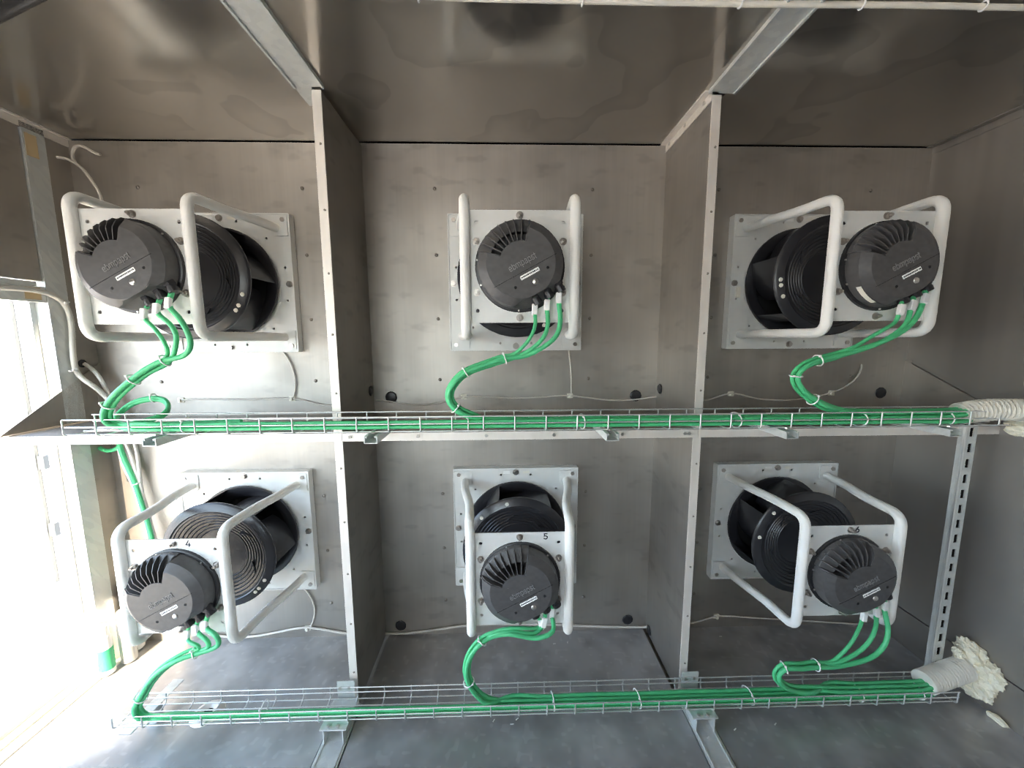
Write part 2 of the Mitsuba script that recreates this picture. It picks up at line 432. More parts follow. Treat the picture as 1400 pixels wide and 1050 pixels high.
def fan_parts():
    """(key tail, shape dict, offset) of one fan; local origin on the wall at the fan's centre, -y out of the wall."""
    out = []

    def add(tail, mesh, mat, smooth=False):
        out.append((tail, mikit.ply(mesh, mat, smooth=smooth), None))

    def rep(tail, shape, offs):
        for i, o in enumerate(offs):
            out.append((tail if i == 0 else f'{tail}_{i:03d}', shape, o))
    hw = 0.256
    sq = sg.box(-hw, -hw, hw, hw).buffer(-0.004).buffer(0.004)
    hole = sg.Point(0, 0).buffer(0.186, 48)
    holes = [sg.Point(0.235 * math.cos(t), 0.235 * math.sin(t)).buffer(0.0045, 6) for t in np.radians(np.arange(15, 375, 30))]
    pl = sq.difference(hole)
    for h in holes:
        pl = pl.difference(h)
    plate = cat(prism(pl, -0.030, -0.026), prism(sq.exterior.buffer(0.004, join_style=2).intersection(sq), -0.034, -0.001))
    add('back_plate', plate, 'm_plate')
    add('inlet_ring', lathe([(0.150, 0.004), (0.160, 0.02), (0.180, 0.032), (0.2, 0.036), (0.203, 0.042), (0.2015, 0.048), (0.185, 0.05), (0.165, 0.046), (0.152, 0.03), (0.146, 0.004)], 72), 'm_impeller', 40)
    add('inlet_darkness', lathe([(0.19, 0.002), (0.14, 0.003), (0, 0.004)], 48), 'm_dark')  # black disc on the wall, painted as the darkness inside the inlet
    g = sg.Polygon([(-0.034, -0.036), (0.018, -0.036), (0.034, -0.02), (0.034, 0.036), (-0.034, 0.036)])
    for i, (sx, sz) in enumerate(((-1, 1), (1, 1), (-1, -1), (1, -1))):
        gg = affinity.scale(g, xfact=-sx, yfact=sz, origin=(0, 0))
        gg = affinity.scale(g, xfact=-sx if False else (1 if sx < 0 else -1), yfact=1 if sz > 0 else -1, origin=(0, 0))
        add('back_plate__gusset' + ('' if i == 0 else f'_{i:03d}'), moved(prism(gg, -0.0350, -0.030), sx * 0.214, 0, sz * 0.21), 'm_plate')
    hb = mikit.ply(hexbolt(0.0085, 0.008), 'm_head')
    rep('back_plate__bolt', hb, [(-0.232, -0.030, 0.232), (0.232, -0.030, 0.232), (-0.232, -0.030, -0.232), (0.232, -0.030, -0.232), (0, -0.030, 0.238), (0, -0.030, -0.238), (-0.238, -0.030, 0), (0.238, -0.030, 0)])
    add('back_plate__rating_sticker', box(-0.052, -0.024, -0.0306, -0.0302, 0.231, 0.243), 'm_white')
    add('back_plate__rating_sticker_001', box(0.03, 0.056, -0.0306, -0.0302, 0.233, 0.243), 'm_offwhite')
    # impeller: stepped disc facing the room, curved blades behind it
    prof = [(0.0, 0.180)]
    for i in range(7):
        r0 = 0.085 + i * 0.012
        h = 0.178 + 0.022 * (i / 6)
        prof += [(r0, h), (r0 + 0.008, h + 0.0015), (r0 + 0.0095, h + 0.006)]
    prof += [(0.172, 0.206), (0.176, 0.210), (0.198, 0.203), (0.204, 0.197), (0.203, 0.192), (0.19, 0.194), (0.172, 0.198), (0.1, 0.17), (0, 0.17)]
    add('impeller', lathe(prof, 96), 'm_impeller', 35)
    hub = lathe([(0.11, 0.16), (0.115, 0.10), (0.09, 0.02), (0.0, 0.02)], 48)
    add('impeller__hub', hub, 'm_black', 40)
    for i in range(6):
        ang = i / 6 * 2 * np.pi
        n, m = 12, 5
        front, back = [], []
        for j in range(n):
            s = j / (n - 1)
            rr = 0.118 + 0.080 * s
            a = ang - 0.95 * s - 0.1
            for kk in range(m):
                t = kk / (m - 1)
                w = 0.046 + t * (0.150 + 0.012 * 0)
                aa = a + 0.18 * (t - 0.5) * (1 - s)
                rad = rr + (0.02 * (1 - s) * (1 - t))
                th = 0.0025
                front.append((rad * math.cos(aa), -w, rad * math.sin(aa)))
                back.append(((rad - th) * math.cos(aa), -w, (rad - th) * math.sin(aa)))
        v = np.array(front + back)
        f = []
        N = n * m
        for j in range(n - 1):
            for kk in range(m - 1):
                a0, b0, c0, d0 = j * m + kk, j * m + kk + 1, (j + 1) * m + kk + 1, (j + 1) * m + kk
                f += [(a0, b0, c0), (a0, c0, d0), (N + a0, N + c0, N + b0), (N + a0, N + d0, N + c0)]
        for j in range(n - 1):
            for kk in (0, m - 1):
                a0, d0 = j * m + kk, (j + 1) * m + kk
                f += [(a0, d0, N + d0), (a0, N + d0, N + a0)]
        for kk in range(m - 1):
            for j in (0, n - 1):
                a0, b0 = j * m + kk, j * m + kk + 1
                f += [(a0, b0, N + b0), (a0, N + b0, N + a0)]
        add('impeller__blade' + ('' if i == 0 else f'_{i:03d}'), trimesh.Trimesh(v, f, process=False), 'm_impeller', 40)
    clip = mikit.ply(lathe([(0, 0.003), (0.006, 0.003), (0.0075, 0)], 14), 'm_offwhite', smooth=40)
    rep('impeller__balance_clip', clip, [(0.186 * math.cos(t), -0.206, 0.186 * math.sin(t)) for t in np.radians((-18, -30, -36, 172, 205))])
    # tube handles
    for i, sx in enumerate((-1, 1)):
        xo, xi, r = 0.160, 0.208, 0.0152
        zt = 0.197
        path = fillet([V(sx * xi, -0.030, zt + 0.006), V(sx * (xi - 0.010), -0.13, zt + 0.005), V(sx * (xo + 0.011), -0.235, zt + 0.002), V(sx * xo, -0.377, zt), V(sx * xo, -0.377, -zt), V(sx * (xo + 0.011), -0.235, -zt), V(sx * (xi - 0.010), -0.13, -zt), V(sx * xi, -0.030, -zt - 0.002)], 0.042, 9)
        add('handle' + ('' if i == 0 else '_001'), tube(path, r, 18), 'm_handle', 50)
    # plate carrying the motor
    fp = sg.box(-0.150, -0.161, 0.150, 0.161)
    for sx in (-1, 1):
        for sz in (-1, 1):
            fp = fp.difference(sg.Point(sx * 0.126, sz * 0.126).buffer(0.0055, 8))
    add('front_plate', prism(fp, -0.368, -0.364), 'm_plate')
    st = mikit.ply(cat(hexbolt(0.0075, 0.010), lathe([(0.0, 0.018), (0.004, 0.018), (0.004, 0)], 10)), 'm_head')
    rep('front_plate__bolt', st, [(0.1465 * math.cos(t), -0.368, 0.1465 * math.sin(t)) for t in np.radians((90, 150, 210, 270, 330, 30))])
    # motor
    add('motor__base_ring', lathe([(0.131, 0.368), (0.131, 0.378), (0.127, 0.380), (0.12, 0.380), (0.12, 0.368)], 72), 'm_black', 40)
    bm = mikit.ply(hexbolt(0.003, 0.003, False), 'm_bolt')
    rep('motor__base_ring__screw', bm, [(0.1265 * math.cos(t), -0.380, 0.1265 * math.sin(t)) for t in np.radians((172, 205, 268, 318, 45, 110))])
    solid = [(0.123, 0.378), (0.121, 0.412), (0.1195, 0.420), (0.117, 0.4215), (0.099, 0.4335), (0.096, 0.435), (0.060, 0.435), (0.0, 0.435)]
    notch = [(0.127, 0.378), (0.127, 0.396), (0.124, 0.399), (0.089, 0.414), (0.088, 0.392), (0.0605, 0.388), (0.060, 0.435), (0.0, 0.435)]
    a0, a1 = 77.0, 164.0
    cols = []
    for t in np.linspace(a1 + 0.15, a0 + 360 - 0.15, 66):
        cols.append((t, solid))
    for t in np.linspace(a0 + 0.15, a1 - 0.15, 26):
        cols.append((t + 360, notch))
    v, f = [], []
    m = len(solid)
    for t, pr in cols:
        c, s = math.cos(math.radians(t)), math.sin(math.radians(t))
        # flat side where the cable glands come out
        for (r, h) in pr:
            x, z = r * c, r * s
            d = x * WX[0] + z * WX[2]
            if d > 0.094 and h > 0.381:
                x, z = x - (d - 0.094) * WX[0], z - (d - 0.094) * WX[2]
            v.append((x, -h, z))
    n = len(cols)
    for i in range(n):
        for j in range(m - 1):
            a, b, c, d = i * m + j, i * m + j + 1, ((i + 1) % n) * m + j + 1, ((i + 1) % n) * m + j
            f += [(a, d, c), (a, c, b)]
    add('motor__cover', trimesh.Trimesh(v, f, process=False), 'm_cover', 25)
    fin_poly = sg.Polygon([(0.059, 0.386), (0.059, 0.4335), (0.094, 0.4325), (0.114, 0.4215), (0.1265, 0.405), (0.1275, 0.384)])
    fin = trimesh.creation.extrude_polygon(fin_poly, 0.0026, engine='earcut')
    fv = fin.vertices
    for i, t in enumerate(np.linspace(a0 + 1, a1 - 1, 9)):
        c, s = math.cos(math.radians(t)), math.sin(math.radians(t))
        off = fv[:, 2] - 0.0013
        vv = np.c_[fv[:, 0] * c - off * s, -fv[:, 1], fv[:, 0] * s + off * c]
        add('motor__fin' + ('' if i == 0 else f'_{i:03d}'), trimesh.Trimesh(vv, fin.faces, process=False), 'm_cover')
    R28 = trimesh.transformations.rotation_matrix(-A28, (0, 1, 0))

    def face(mesh, u, w, h=0.435):
        mesh = mesh.copy()
        mesh.apply_transform(R28)
        mesh.apply_translation(u * UX + w * WX + V(0, -h, 0))
        return mesh
    tx = text('ebmpapst', 0.018, 0.0022)
    tx.apply_scale((0.084 / np.ptp(tx.vertices[:, 0]), 1, 1))
    add('motor__lettering', face(tx, 0.004, 0.002, 0.4345), 'm_letter_glint')
    seam = box(-0.098, 0.098, -0.0006, 0.001, -0.0006, 0.0006)
    add('motor__seam', face(seam, 0.0, 0.024), 'm_dark')
    add('motor__sticker', face(bevel_box(0.058, 0.0008, 0.0115, 0.0002), 0.008, 0.037, 0.4353), 'm_white')
    ink, rs, x = [], np.random.default_rng(4), -0.026
    while x < 0.024:
        w = rs.uniform(0.0015, 0.004)
        for zz in (0.0016,):
            ink.append(face(box(x, x + w, -0.0002, 0.0002, -0.0016, 0.0020), 0.008, 0.037, 0.4358))
        x += w + rs.uniform(0.0008, 0.0022)
    add('motor__sticker__print', cat(*ink), 'm_ink')
    add('motor__screw_cap', face(lathe([(0, 0.0035), (0.006, 0.003), (0.008, 0.0015), (0.0085, 0)], 20), 0.012, 0.063), 'm_bolt', 40)
    for i, (u, w) in enumerate(((-0.045, 0.052), (0.06, 0.046))):
        add('motor__hole' + ('' if i == 0 else '_001'), face(lathe([(0, 0.0004), (0.004, 0.0004), (0.0042, 0)], 12), u, w), 'm_dark')
    # cable glands
    gl = [trimesh.creation.cylinder(0.0155, 0.014, sections=6), moved(trimesh.creation.cylinder(0.0125, 0.012, sections=20), 0, 0, 0.013), moved(trimesh.creation.cylinder(0.0145, 0.012, sections=12), 0, 0, 0.021)]
    gm = cat(*gl)
    for i, u in enumerate((-0.005, 0.034, 0.071)):
        mm = gm.copy()
        v = mm.vertices
        mm.vertices = u * UX + V(0, -0.398, 0) + (0.094 + v[:, 2:3]) * WX + v[:, 0:1] * UX + v[:, 1:2] * V(0, 1, 0)
        add('motor__cable_gland' + ('' if i == 0 else f'_{i:03d}'), mm, 'm_black', 30)
    return out


FAN_LABEL = {
    1: 'left fan of the upper row, nearest the doorway, with white tube handles',
    2: 'middle fan of the upper row, seen straight on with motor over its impeller',
    3: 'right fan of the upper row, its black impeller seen left of the motor plate',
    4: 'fan with the plate marked 4 in the sunlit bottom left bay',
    5: 'fan with the plate marked 5 in the middle of the lower row',
    6: 'fan with the plate marked 6 in the dark bottom right bay'}
FP = fan_parts()
FAN = {}
for i, (fx, fz) in FX.items():
    k = thing('radial_fan', FAN_LABEL[i], 'fan', 'radial fans on the back wall')
    FAN[i] = k
    for tail, shape, off in FP:
        o = off or (0, 0, 0)
        to = tr(fx + o[0], YB + o[1], fz + o[2])
        if tail.startswith('impeller'):
            to = tr(fx, YB, fz) @ T().rotate([0, 1, 0], {1: 0, 2: 25, 3: 140, 4: 12, 5: 70, 6: 35}[i]) @ tr(*o)
        scene[f'{k}__{tail}'] = {**shape, 'to_world': to}
    if i > 3:
        n = text(str(i), 0.020, 0.0004, True)
        dx = {4: 0.045, 5: 0.084, 6: 0.024}[i]
        scene[f'{k}__front_plate__number'] = {**mikit.ply(n, 'm_ink'), 'to_world': tr(fx + dx, YB - 0.3682, fz + 0.147)}
        labels[f'{k}__front_plate__number'] = {'label': f'handwritten number {i}'}

k3 = FAN[3]
scene[f'{k3}__back_plate__tag'] = {**mikit.ply(bevel_box(0.016, 0.006, 0.042, 0.001), 'm_offwhite'), 'to_world': tr(FX[3][0] - 0.222, YB - 0.033, FX[3][1] - 0.035)}
labels[f'{k3}__back_plate__tag'] = {'label': 'beige tag on the back plate'}
arc = []
for t in np.radians(np.linspace(212, 244, 13)):
    for r_, h_ in ((0.1222, 0.402), (0.1214, 0.418)):
        arc.append((r_ * math.cos(t), -h_, r_ * math.sin(t)))
arc_f = [(2 * i_, 2 * i_ + 2, 2 * i_ + 3, 2 * i_ + 1) for i_ in range(12)]
scene[f'{k3}__motor__cover__warning_sticker'] = {**mikit.ply((np.array(arc), np.array(arc_f)), 'm_offwhite', smooth=True), 'to_world': tr(FX[3][0], YB, FX[3][1])}
scene[f'{k3}__motor__warning_sticker'] = scene.pop(f'{k3}__motor__cover__warning_sticker')
labels[f'{k3}__motor__warning_sticker'] = {'label': 'cream sticker on the side of the motor cover'}
for ii in FX:
    for tail, lab in (('handle', 'off-white bent tube handle'), ('handle_001', 'off-white bent tube handle'), ('impeller', 'black stepped impeller disc'), ('motor__cover', 'dark grey motor cover with a finned cut-out'), ('motor__sticker', 'white printed sticker'), ('motor__lettering', 'raised maker lettering')):
        labels[f'{FAN[ii]}__{tail}'] = {'label': lab}

# ------------------------------------------------------------------ wire cable trays
YN, YF = 1.080, 1.160
wire_r = 0.0021


def tray(label, x0, x1, zb, hgt, pitch, phase):
    k = thing('wire_cable_tray', label, 'cable tray')
    rails = [(YN, zb + hgt), (YN, zb + hgt * 0.52), (YN + 0.006, zb), (YF - 0.028, zb), (YF - 0.003, zb), (YF, zb + hgt * 0.55), (YF, zb + hgt)]
    for (y, z) in rails:
        part(k, 'rail_wire', rod((x0, y, z), (x1, y, z), wire_r, 8), 'm_wire', 50)
    d = wire_r * 1.6
    path = fillet([(0, YN - d, zb + hgt), (0, YN - d, zb + 0.002), (0, YN + 0.012, zb - d), (0, YF - 0.012, zb - d), (0, YF + d, zb + 0.006), (0, YF + d, zb + hgt)], 0.006, 4)
    cw = mikit.ply(tube(path, wire_r, 8), 'm_wire', smooth=50)
    x = x0 + phase
    while x < x1:
        part(k, 'cross_wire', cw, to=tr(x, 0, 0))
        x += pitch
    return k


tray('upper wire mesh cable tray along the front of the shelf', -1.262, 1.56, 1.0165, 0.045, 0.0925, 0.003)
tray('lower wire mesh cable tray near the floor', -1.252, 1.535, 0.057, 0.040, 0.0925, 0.003)


def channel(w, h, l, t=0.0025):
    """strut channel, open side up with turned-in lips, along +y from the origin."""
    p = sg.Polygon([(-w / 2, 0), (w / 2, 0), (w / 2, h), (w / 2 - 0.008, h), (w / 2 - 0.008, h - t - 0.003), (w / 2 - 0.008 + t, h - t - 0.003), (w / 2 - 0.008 + t, h - t), (w / 2 - t, h - t), (w / 2 - t, t),
                    (-w / 2 + t, t), (-w / 2 + t, h - t), (-w / 2 + 0.008 - t, h - t), (-w / 2 + 0.008 - t, h - t - 0.003), (-w / 2 + 0.008, h - t - 0.003), (-w / 2 + 0.008, h), (-w / 2, h)])
    return prism(p, 0, l)


ch_ply = mikit.ply(channel(0.038, 0.022, 0.22), 'm_galv')
for j, (u, where) in enumerate(((202, 'the left end'), (506, 'the left divider'), (838, 'the middle bay'), (1084, 'the right bay'), (1310, 'the slotted post'))):
    q = at(u, 592, y=1.055)
    k = thing('tray_bracket', f'galvanised channel bracket under the upper cable tray at {where}', 'bracket')
    part(k, 'channel', ch_ply, to=tr(q[0], 1.055 if j < 4 else 1.06, 0.9885))
    part(k, 'bolt', screw_ply, to=tr(q[0], 1.08, 1.0125) @ T().rotate([1, 0, 0], -90))

for xx, where in ((-0.548, 'left'), (0.655, 'right')):
    k = thing('tray_support', f'galvanised stand under the lower tray in front of the {where} divider', 'bracket')
    p = sg.Polygon([(-0.042, 0.056), (0.042, 0.056), (0.042, 0.052), (0.032, 0.052), (0.032, 0.006), (0.029, 0.006), (0.029, 0.052), (-0.029, 0.052), (-0.029, 0.006), (-0.032, 0.006), (-0.032, 0.052), (-0.042, 0.052)])
    part(k, 'stand', moved(prism(p, 1.055, 1.16), xx), 'm_galv')
    part(k, 'back_plate', box(xx - 0.03, xx + 0.03, 1.163, 1.166, 0.052, 0.118), 'm_galv')
    for dx in (-0.018, 0.012):
        part(k, 'bolt', screw_ply, to=tr(xx + dx, 1.163, 0.095))
        part(k, 'bolt', screw_ply, to=tr(xx + dx, 1.066, 0.056) @ T().rotate([1, 0, 0], -90))
k = thing('tray_strip', 'flat galvanised strip under the left end of the lower tray', 'bracket')
a, b = at(170, 1006, z=0.05), at(245, 930, z=0.05)
d = (b - a) / np.linalg.norm(b - a)
nrm = V(-d[1], d[0], 0) * 0.019
m = trimesh.Trimesh([*(a + nrm + V(0, 0, z) for z in (0, 0.003)), *(a - nrm + V(0, 0, z) for z in (0, 0.003)), *(b + nrm + V(0, 0, z) for z in (0, 0.003)), *(b - nrm + V(0, 0, z) for z in (0, 0.003))], process=False).convex_hull
part(k, 'strip', moved(m, 0, 0, 0.002), 'm_galv')
c = (a + b) / 2
part(k, 'foot', box(c[0] - 0.015, c[0] + 0.015, c[1] - 0.015, c[1] + 0.015, 0.0, 0.052), 'm_galv')

# slotted post on the right
k = thing('slotted_post', 'galvanised slotted angle post on the right between the two cable trays', 'post')
q = at(1322, 580, y=1.168)
px, ptop = q[0], q[2] - 0.002
pol = sg.box(-0.004, 0, 0.037, ptop)
zs = np.arange(0.05, ptop - 0.01, 0.0535)
for z in zs:
    pol = pol.difference(sg.box(0.014, z, 0.024, z + 0.026).buffer(0.002))
part(k, 'slotted_flange', moved(prism(pol, 1.166, 1.169), px), 'm_galv')
part(k, 'side_flange', moved(box(-0.006, -0.003, 1.166, 1.183, 0, ptop), px), 'm_galv')
part(k, 'front_edge', moved(box(-0.0075, -0.0015, 1.163, 1.169, 0, ptop), px), 'm_wire')
part(k, 'slot_shade', moved(box(0.0, 0.034, 1.176, 1.178, 0.0, ptop), px), 'm_dark')  # dark sheet standing in for the shade behind the slots
part(k, 'bolt', screw_ply, to=tr(px + 0.018, 1.166, 0.11))

# ------------------------------------------------------------------ green cables
RADII = (0.0054, 0.0064, 0.0071)


def gland_end(i, j):
    u = (-0.005, 0.034, 0.071)[j]
    fx, fz = FX[i]
    return V(fx, YB, fz) + u * UX + 0.110 * WX + V(0, -0.398, 0)


# pixels with depth of each cable from its gland to the tray
ROUTE = {
    1: [[(199, 437, 1.09), (208, 446, 1.085), (222, 464, 1.08), (229, 480, 1.09)], [(218, 431, 1.09), (228, 439, 1.085), (240, 456, 1.08), (240, 474, 1.085)], [(234, 423, 1.09), (241, 430, 1.085), (257, 456, 1.075), (260, 474, 1.08), (249, 487, 1.085)]],
    2: [[(731, 425, 1.10), (732, 440, 1.09), (724, 463, 1.08), (700, 485, 1.09)], [(748, 425, 1.10), (749, 441, 1.09), (743, 461, 1.08), (717, 483, 1.085)], [(764, 413, 1.10), (766, 434, 1.09), (761, 458, 1.08), (742, 475, 1.08), (716, 487, 1.085)]],
    3: [[(1228, 432, 1.09), (1224, 440, 1.09), (1213, 448, 1.085), (1187, 463, 1.09), (1166, 475, 1.09)], [(1243, 431, 1.09), (1238, 443, 1.085), (1224, 456, 1.08), (1203, 468, 1.085), (1166, 480, 1.085)], [(1259, 421, 1.09), (1252, 435, 1.085), (1238, 450, 1.08), (1207, 467, 1.08), (1168, 481, 1.085)]],
    4: [[(257, 875, 1.09), (264, 880, 1.08), (272, 885, 1.08), (270, 889, 1.08)], [(272, 867, 1.09), (283, 876, 1.08), (285, 884, 1.08), (276, 889, 1.08)], [(284, 861, 1.09), (294, 868, 1.08), (299, 880, 1.08), (290, 887, 1.08)]],
    5: [[(738, 857, 1.10), (727, 859, 1.09), (697, 859, 1.08), (672, 865, 1.08)], [(737, 862, 1.09), (726, 866, 1.08), (697, 864, 1.075), (672, 869, 1.075)], [(756, 850, 1.10), (756, 862, 1.08), (745, 870, 1.07), (727, 872, 1.07), (697, 867, 1.07), (672, 871, 1.075)]],
    6: [[(1178, 850, 1.10), (1174, 860, 1.09), (1163, 880, 1.08), (1147, 897, 1.08), (1134, 905, 1.08)], [(1198, 848, 1.10), (1197, 858, 1.085), (1189, 876, 1.075), (1171, 893, 1.075), (1142, 906, 1.075)], [(1211, 843, 1.10), (1214, 860, 1.08), (1210, 880, 1.07), (1194, 897, 1.07), (1166, 907, 1.07), (1136, 912, 1.07)]]}
BUNDLE = {
    1: [(226, 493, 1.09), (205, 504, 1.085), (183, 519, 1.08), (162, 537, 1.08), (149, 554, 1.085), (145, 570, 1.09), (152, 579, 1.10)],
    2: [(690, 490, 1.09), (662, 499, 1.085), (637, 509, 1.08), (620, 525, 1.08), (614, 543, 1.085), (623, 558, 1.09), (645, 569, 1.10)],
    3: [(1144, 486, 1.09), (1118, 493, 1.085), (1098, 502, 1.08), (1088, 514, 1.08), (1093, 530, 1.085), (1111, 546, 1.09), (1135, 558, 1.10)],
    4: [(267, 892, 1.08), (245, 900, 1.07), (222, 914, 1.065), (204, 934, 1.07), (193, 953, 1.08), (187, 969, 1.09), (196, 979, 1.10)],
    5: [(659, 876, 1.075), (646, 890, 1.07), (638, 912, 1.07), (641, 932, 1.08), (652, 948, 1.09), (668, 958, 1.10)],
    6: [(1115, 909, 1.075), (1092, 911, 1.07), (1072, 912, 1.07), (1063, 920, 1.075), (1068, 934, 1.085), (1085, 942, 1.095), (1110, 943, 1.10)]}
SIDE = [V(-0.008, -0.004, 0.0), V(0.0, 0.008, 0.006), V(0.008, -0.004, -0.004)]
POSN = {1: 'the upper left fan', 2: 'the upper middle fan', 3: 'the upper right fan', 4: 'the lower left fan', 5: 'the lower middle fan', 6: 'the lower right fan'}
ORD = ('thinnest', 'middle', 'thickest')
tag_ply = mikit.ply(bevel_box(0.0165, 0.013, 0.032, 0.002), 'm_white')
for i in FX:
    up = i <= 3
    row = (i - 1) % 3
    zb = (1.0165 if up else 0.057) + 0.003
    for j in range(3):
        k = thing('green_cable', f'{ORD[j]} of the three green cables leaving {POSN[i]}', 'cable')
        r = RADII[j]
        g = gland_end(i, j)
        pts = [g]
        pts += [at(u, v, y=y) for u, v, y in ROUTE[i][j]]
        for n_, (u, v, y) in enumerate(BUNDLE[i]):
            b = at(u, v, y=y)
            nxt = BUNDLE[i][min(n_ + 1, len(BUNDLE[i]) - 1)]
            prv = BUNDLE[i][max(n_ - 1, 0)]
            tdir = at(*nxt[:2], y=nxt[2]) - at(*prv[:2], y=prv[2])
            tdir /= np.linalg.norm(tdir)
            sd = np.cross(tdir, V(0, -1, 0))
            sd /= np.linalg.norm(sd)
            a = 2 * np.pi * j / 3 + 0.5
            pts.append(b + 0.0085 * (math.cos(a) * sd + math.sin(a) * V(0, 1, 0)))
        lane_y, lane_z = [((0, 0), (0, 1), (1, 0)), ((1, 1), (2, 0), (2, 1)), ((0, 2), (1, 2), (2, 2))][row][j]
        lane_y, lane_z = YN + 0.0115 + 0.0147 * lane_y, zb + 0.0085 + 0.0145 * lane_z
        xj = pts[-1][0]
        rs = np.random.default_rng(i * 10 + j)
        xe = 1.47 if up else 1.475
        lane = [V(xj + 0.07, lane_y, lane_z + 0.003)]
        for x in np.arange(xj + 0.16, xe - 0.03, 0.11):
            lane.append(V(x, lane_y + rs.uniform(-0.0006, 0.0006), lane_z + rs.uniform(-0.0005, 0.0005)))
        ccx = 0.010 if up else 0.006
        lane.append(V(xe, YN + 0.037 + 0.7 * (lane_y - YN - 0.037), lane_z + ccx))
        path = spline(np.array(pts + lane), 0.007)
        part(k, 'sheath', tube(path, r, 10), 'm_green' if (j + row) % 2 == 0 else 'm_green', 60)
        # paper flag near the gland
        q = 5
        d = path[q + 2] - path[q - 2]
        d /= np.linalg.norm(d)
        zax = d
        xax = np.cross([0, 1, 0], zax)
        xax /= np.linalg.norm(xax)
        yax = np.cross(zax, xax)
        M4 = np.eye(4)
        M4[:3, 0], M4[:3, 1], M4[:3, 2], M4[:3, 3] = xax, yax, zax, path[q] + V(0, -r * 0.5, 0)
        part(k, 'tag', tag_ply, to=T(M4), label='white wrapped tag')

# spare coil of green cable at the left end of the upper tray
for j in range(2):
    k = thing('green_coil', ('outer turn of the green cable coil at the left end of the upper tray', 'inner turn of the green cable coil at the left end of the upper tray')[j], 'cable')
    pts = [at(u, v + 3 * j, y=y) for u, v, y in ((330, 576, 1.13), (270, 578, 1.13), (190, 580, 1.13), (158, 575, 1.16), (165, 562, 1.20), (182, 550, 1.22), (205, 544, 1.23), (222, 545, 1.23), (230, 554, 1.21), (224, 565, 1.18), (200, 574, 1.15), (170, 582, 1.13), (240, 583, 1.135), (330, 583, 1.14))]
    part(k, 'sheath', tube(spline(pts, 0.006), 0.0062, 10), 'm_green', 60)


# ------------------------------------------------------------------ cable ties
def tie(c, d, r, label, group, flip=1, wide=1.0):
    """ring of radius r about direction d, with its head and cut tail."""
    d = np.asarray(d, float) / np.linalg.norm(d)
    u = np.cross(d, V(0, -1, 0.01))
    u /= np.linalg.norm(u)
    w = np.cross(d, u)
    th = np.linspace(0, 2 * np.pi, 21)
    ring = tube([c + r * (np.cos(t) * u + wide * np.sin(t) * w) for t in th], 0.0018, 6)
    h = bevel_box(0.006, 0.006, 0.006, 0.001)
    s = u * flip if (u * flip)[2] > 0 else -u * flip
    h.apply_translation(c + (r + 0.002) * (0.75 * s + 0.65 * wide * V(0, -1, 0)))
    k = thing('cable_tie', label, 'cable tie', group)
    part(k, 'strap', ring, 'm_white', 50)
    part(k, 'head', h, 'm_white')


for i, idx in ((1, (0, 2, 4)), (2, (0, 2, 5)), (3, (1, 3, 5)), (4, (0, 4)), (5, (0, 3)), (6, (0, 2))):
    for o_, n_ in enumerate(idx):
        u, v, y = BUNDLE[i][n_]
        nx = BUNDLE[i][min(n_ + 1, len(BUNDLE[i]) - 1)]
        pv = BUNDLE[i][max(n_ - 1, 0)]
        pos = ('nearest the motor', 'at the bend' if len(idx) == 3 else 'nearest the tray', 'nearest the tray')[o_]
        tie(at(u, v, y=y), at(nx[0], nx[1], y=nx[2]) - at(pv[0], pv[1], y=pv[2]), 0.0170, f'white tie {pos} on the cable loop of {POSN[i]}', f'ties on the loop of {POSN[i]}')
for lab, z, us in (('upper', 1.036, ((258, 'below the green coil'), (640, 'below the loop of the upper middle fan'), (795, 'above the fan marked 5'), (1003, 'just right of the right divider'), (1170, 'below the loop of the upper right fan'), (1285, 'beside the slotted post'))),
                   ('lower', 0.077, ((362, 'in the bright left bay'), (755, 'just right of the fan marked 5'), (870, 'just left of the right divider'), (1020, 'just right of the right divider'), (1165, 'below the fan marked 6'), (1245, 'beside the slotted post')))):
    for u, w_ in us:
        c = at(u, 580 if lab == 'upper' else 965, y=1.115)
        tie(V(c[0], YN + 0.030, z), V(1, 0.12, 0), 0.023, f'white tie in {lab} tray, {w_}', f'ties along the {lab} tray', wide=1.25)
c = at(210, 544, y=1.23)
tie(c, V(1, 0, 0.1), 0.013, 'white cable tie round the green coil at the left end of the upper tray', None)


# ------------------------------------------------------------------ conduits and foam on the right
def conduit(path, r, amp=0.0036, pitch=0.0115):
    p = spline(path, 0.0015)
    s = np.r_[0, np.cumsum(np.linalg.norm(np.diff(p, axis=0), axis=1))]
    return tube(p, r + amp * np.sin(s / pitch * 2 * np.pi), 24)


k = thing('flexible_conduit', 'off-white corrugated conduit taking the upper cables to the right wall', 'conduit')
pts = [V(1.435, 1.115, 1.047), V(1.52, 1.10, 1.062), V(1.60, 1.07, 1.064), V(XR + 0.004, 1.02, 1.060)]
part(k, 'sleeve', conduit(pts, 0.031), 'm_offwhite', 60)
k = thing('flexible_conduit', 'off-white corrugated conduit taking the lower cables into foam on the right wall', 'conduit')
pts = [V(1.452, 1.118, 0.098), V(1.53, 1.13, 0.108), V(1.60, 1.14, 0.118), V(XR + 0.004, 1.15, 0.126)]
part(k, 'sleeve', conduit(pts, 0.034), 'm_offwhite', 60)


def foam(seed, sx, sy, sz, lump=0.45, f=3.0):
    m = trimesh.creation.icosphere(5, 1.0)
    v = m.vertices
    v = v * (1 + lump * (meshkit.fbm(v * f / 2 + seed, 4, seed) - 0.5) * 2)[:, None]
    m.vertices = v * [sx, sy, sz]
    return m


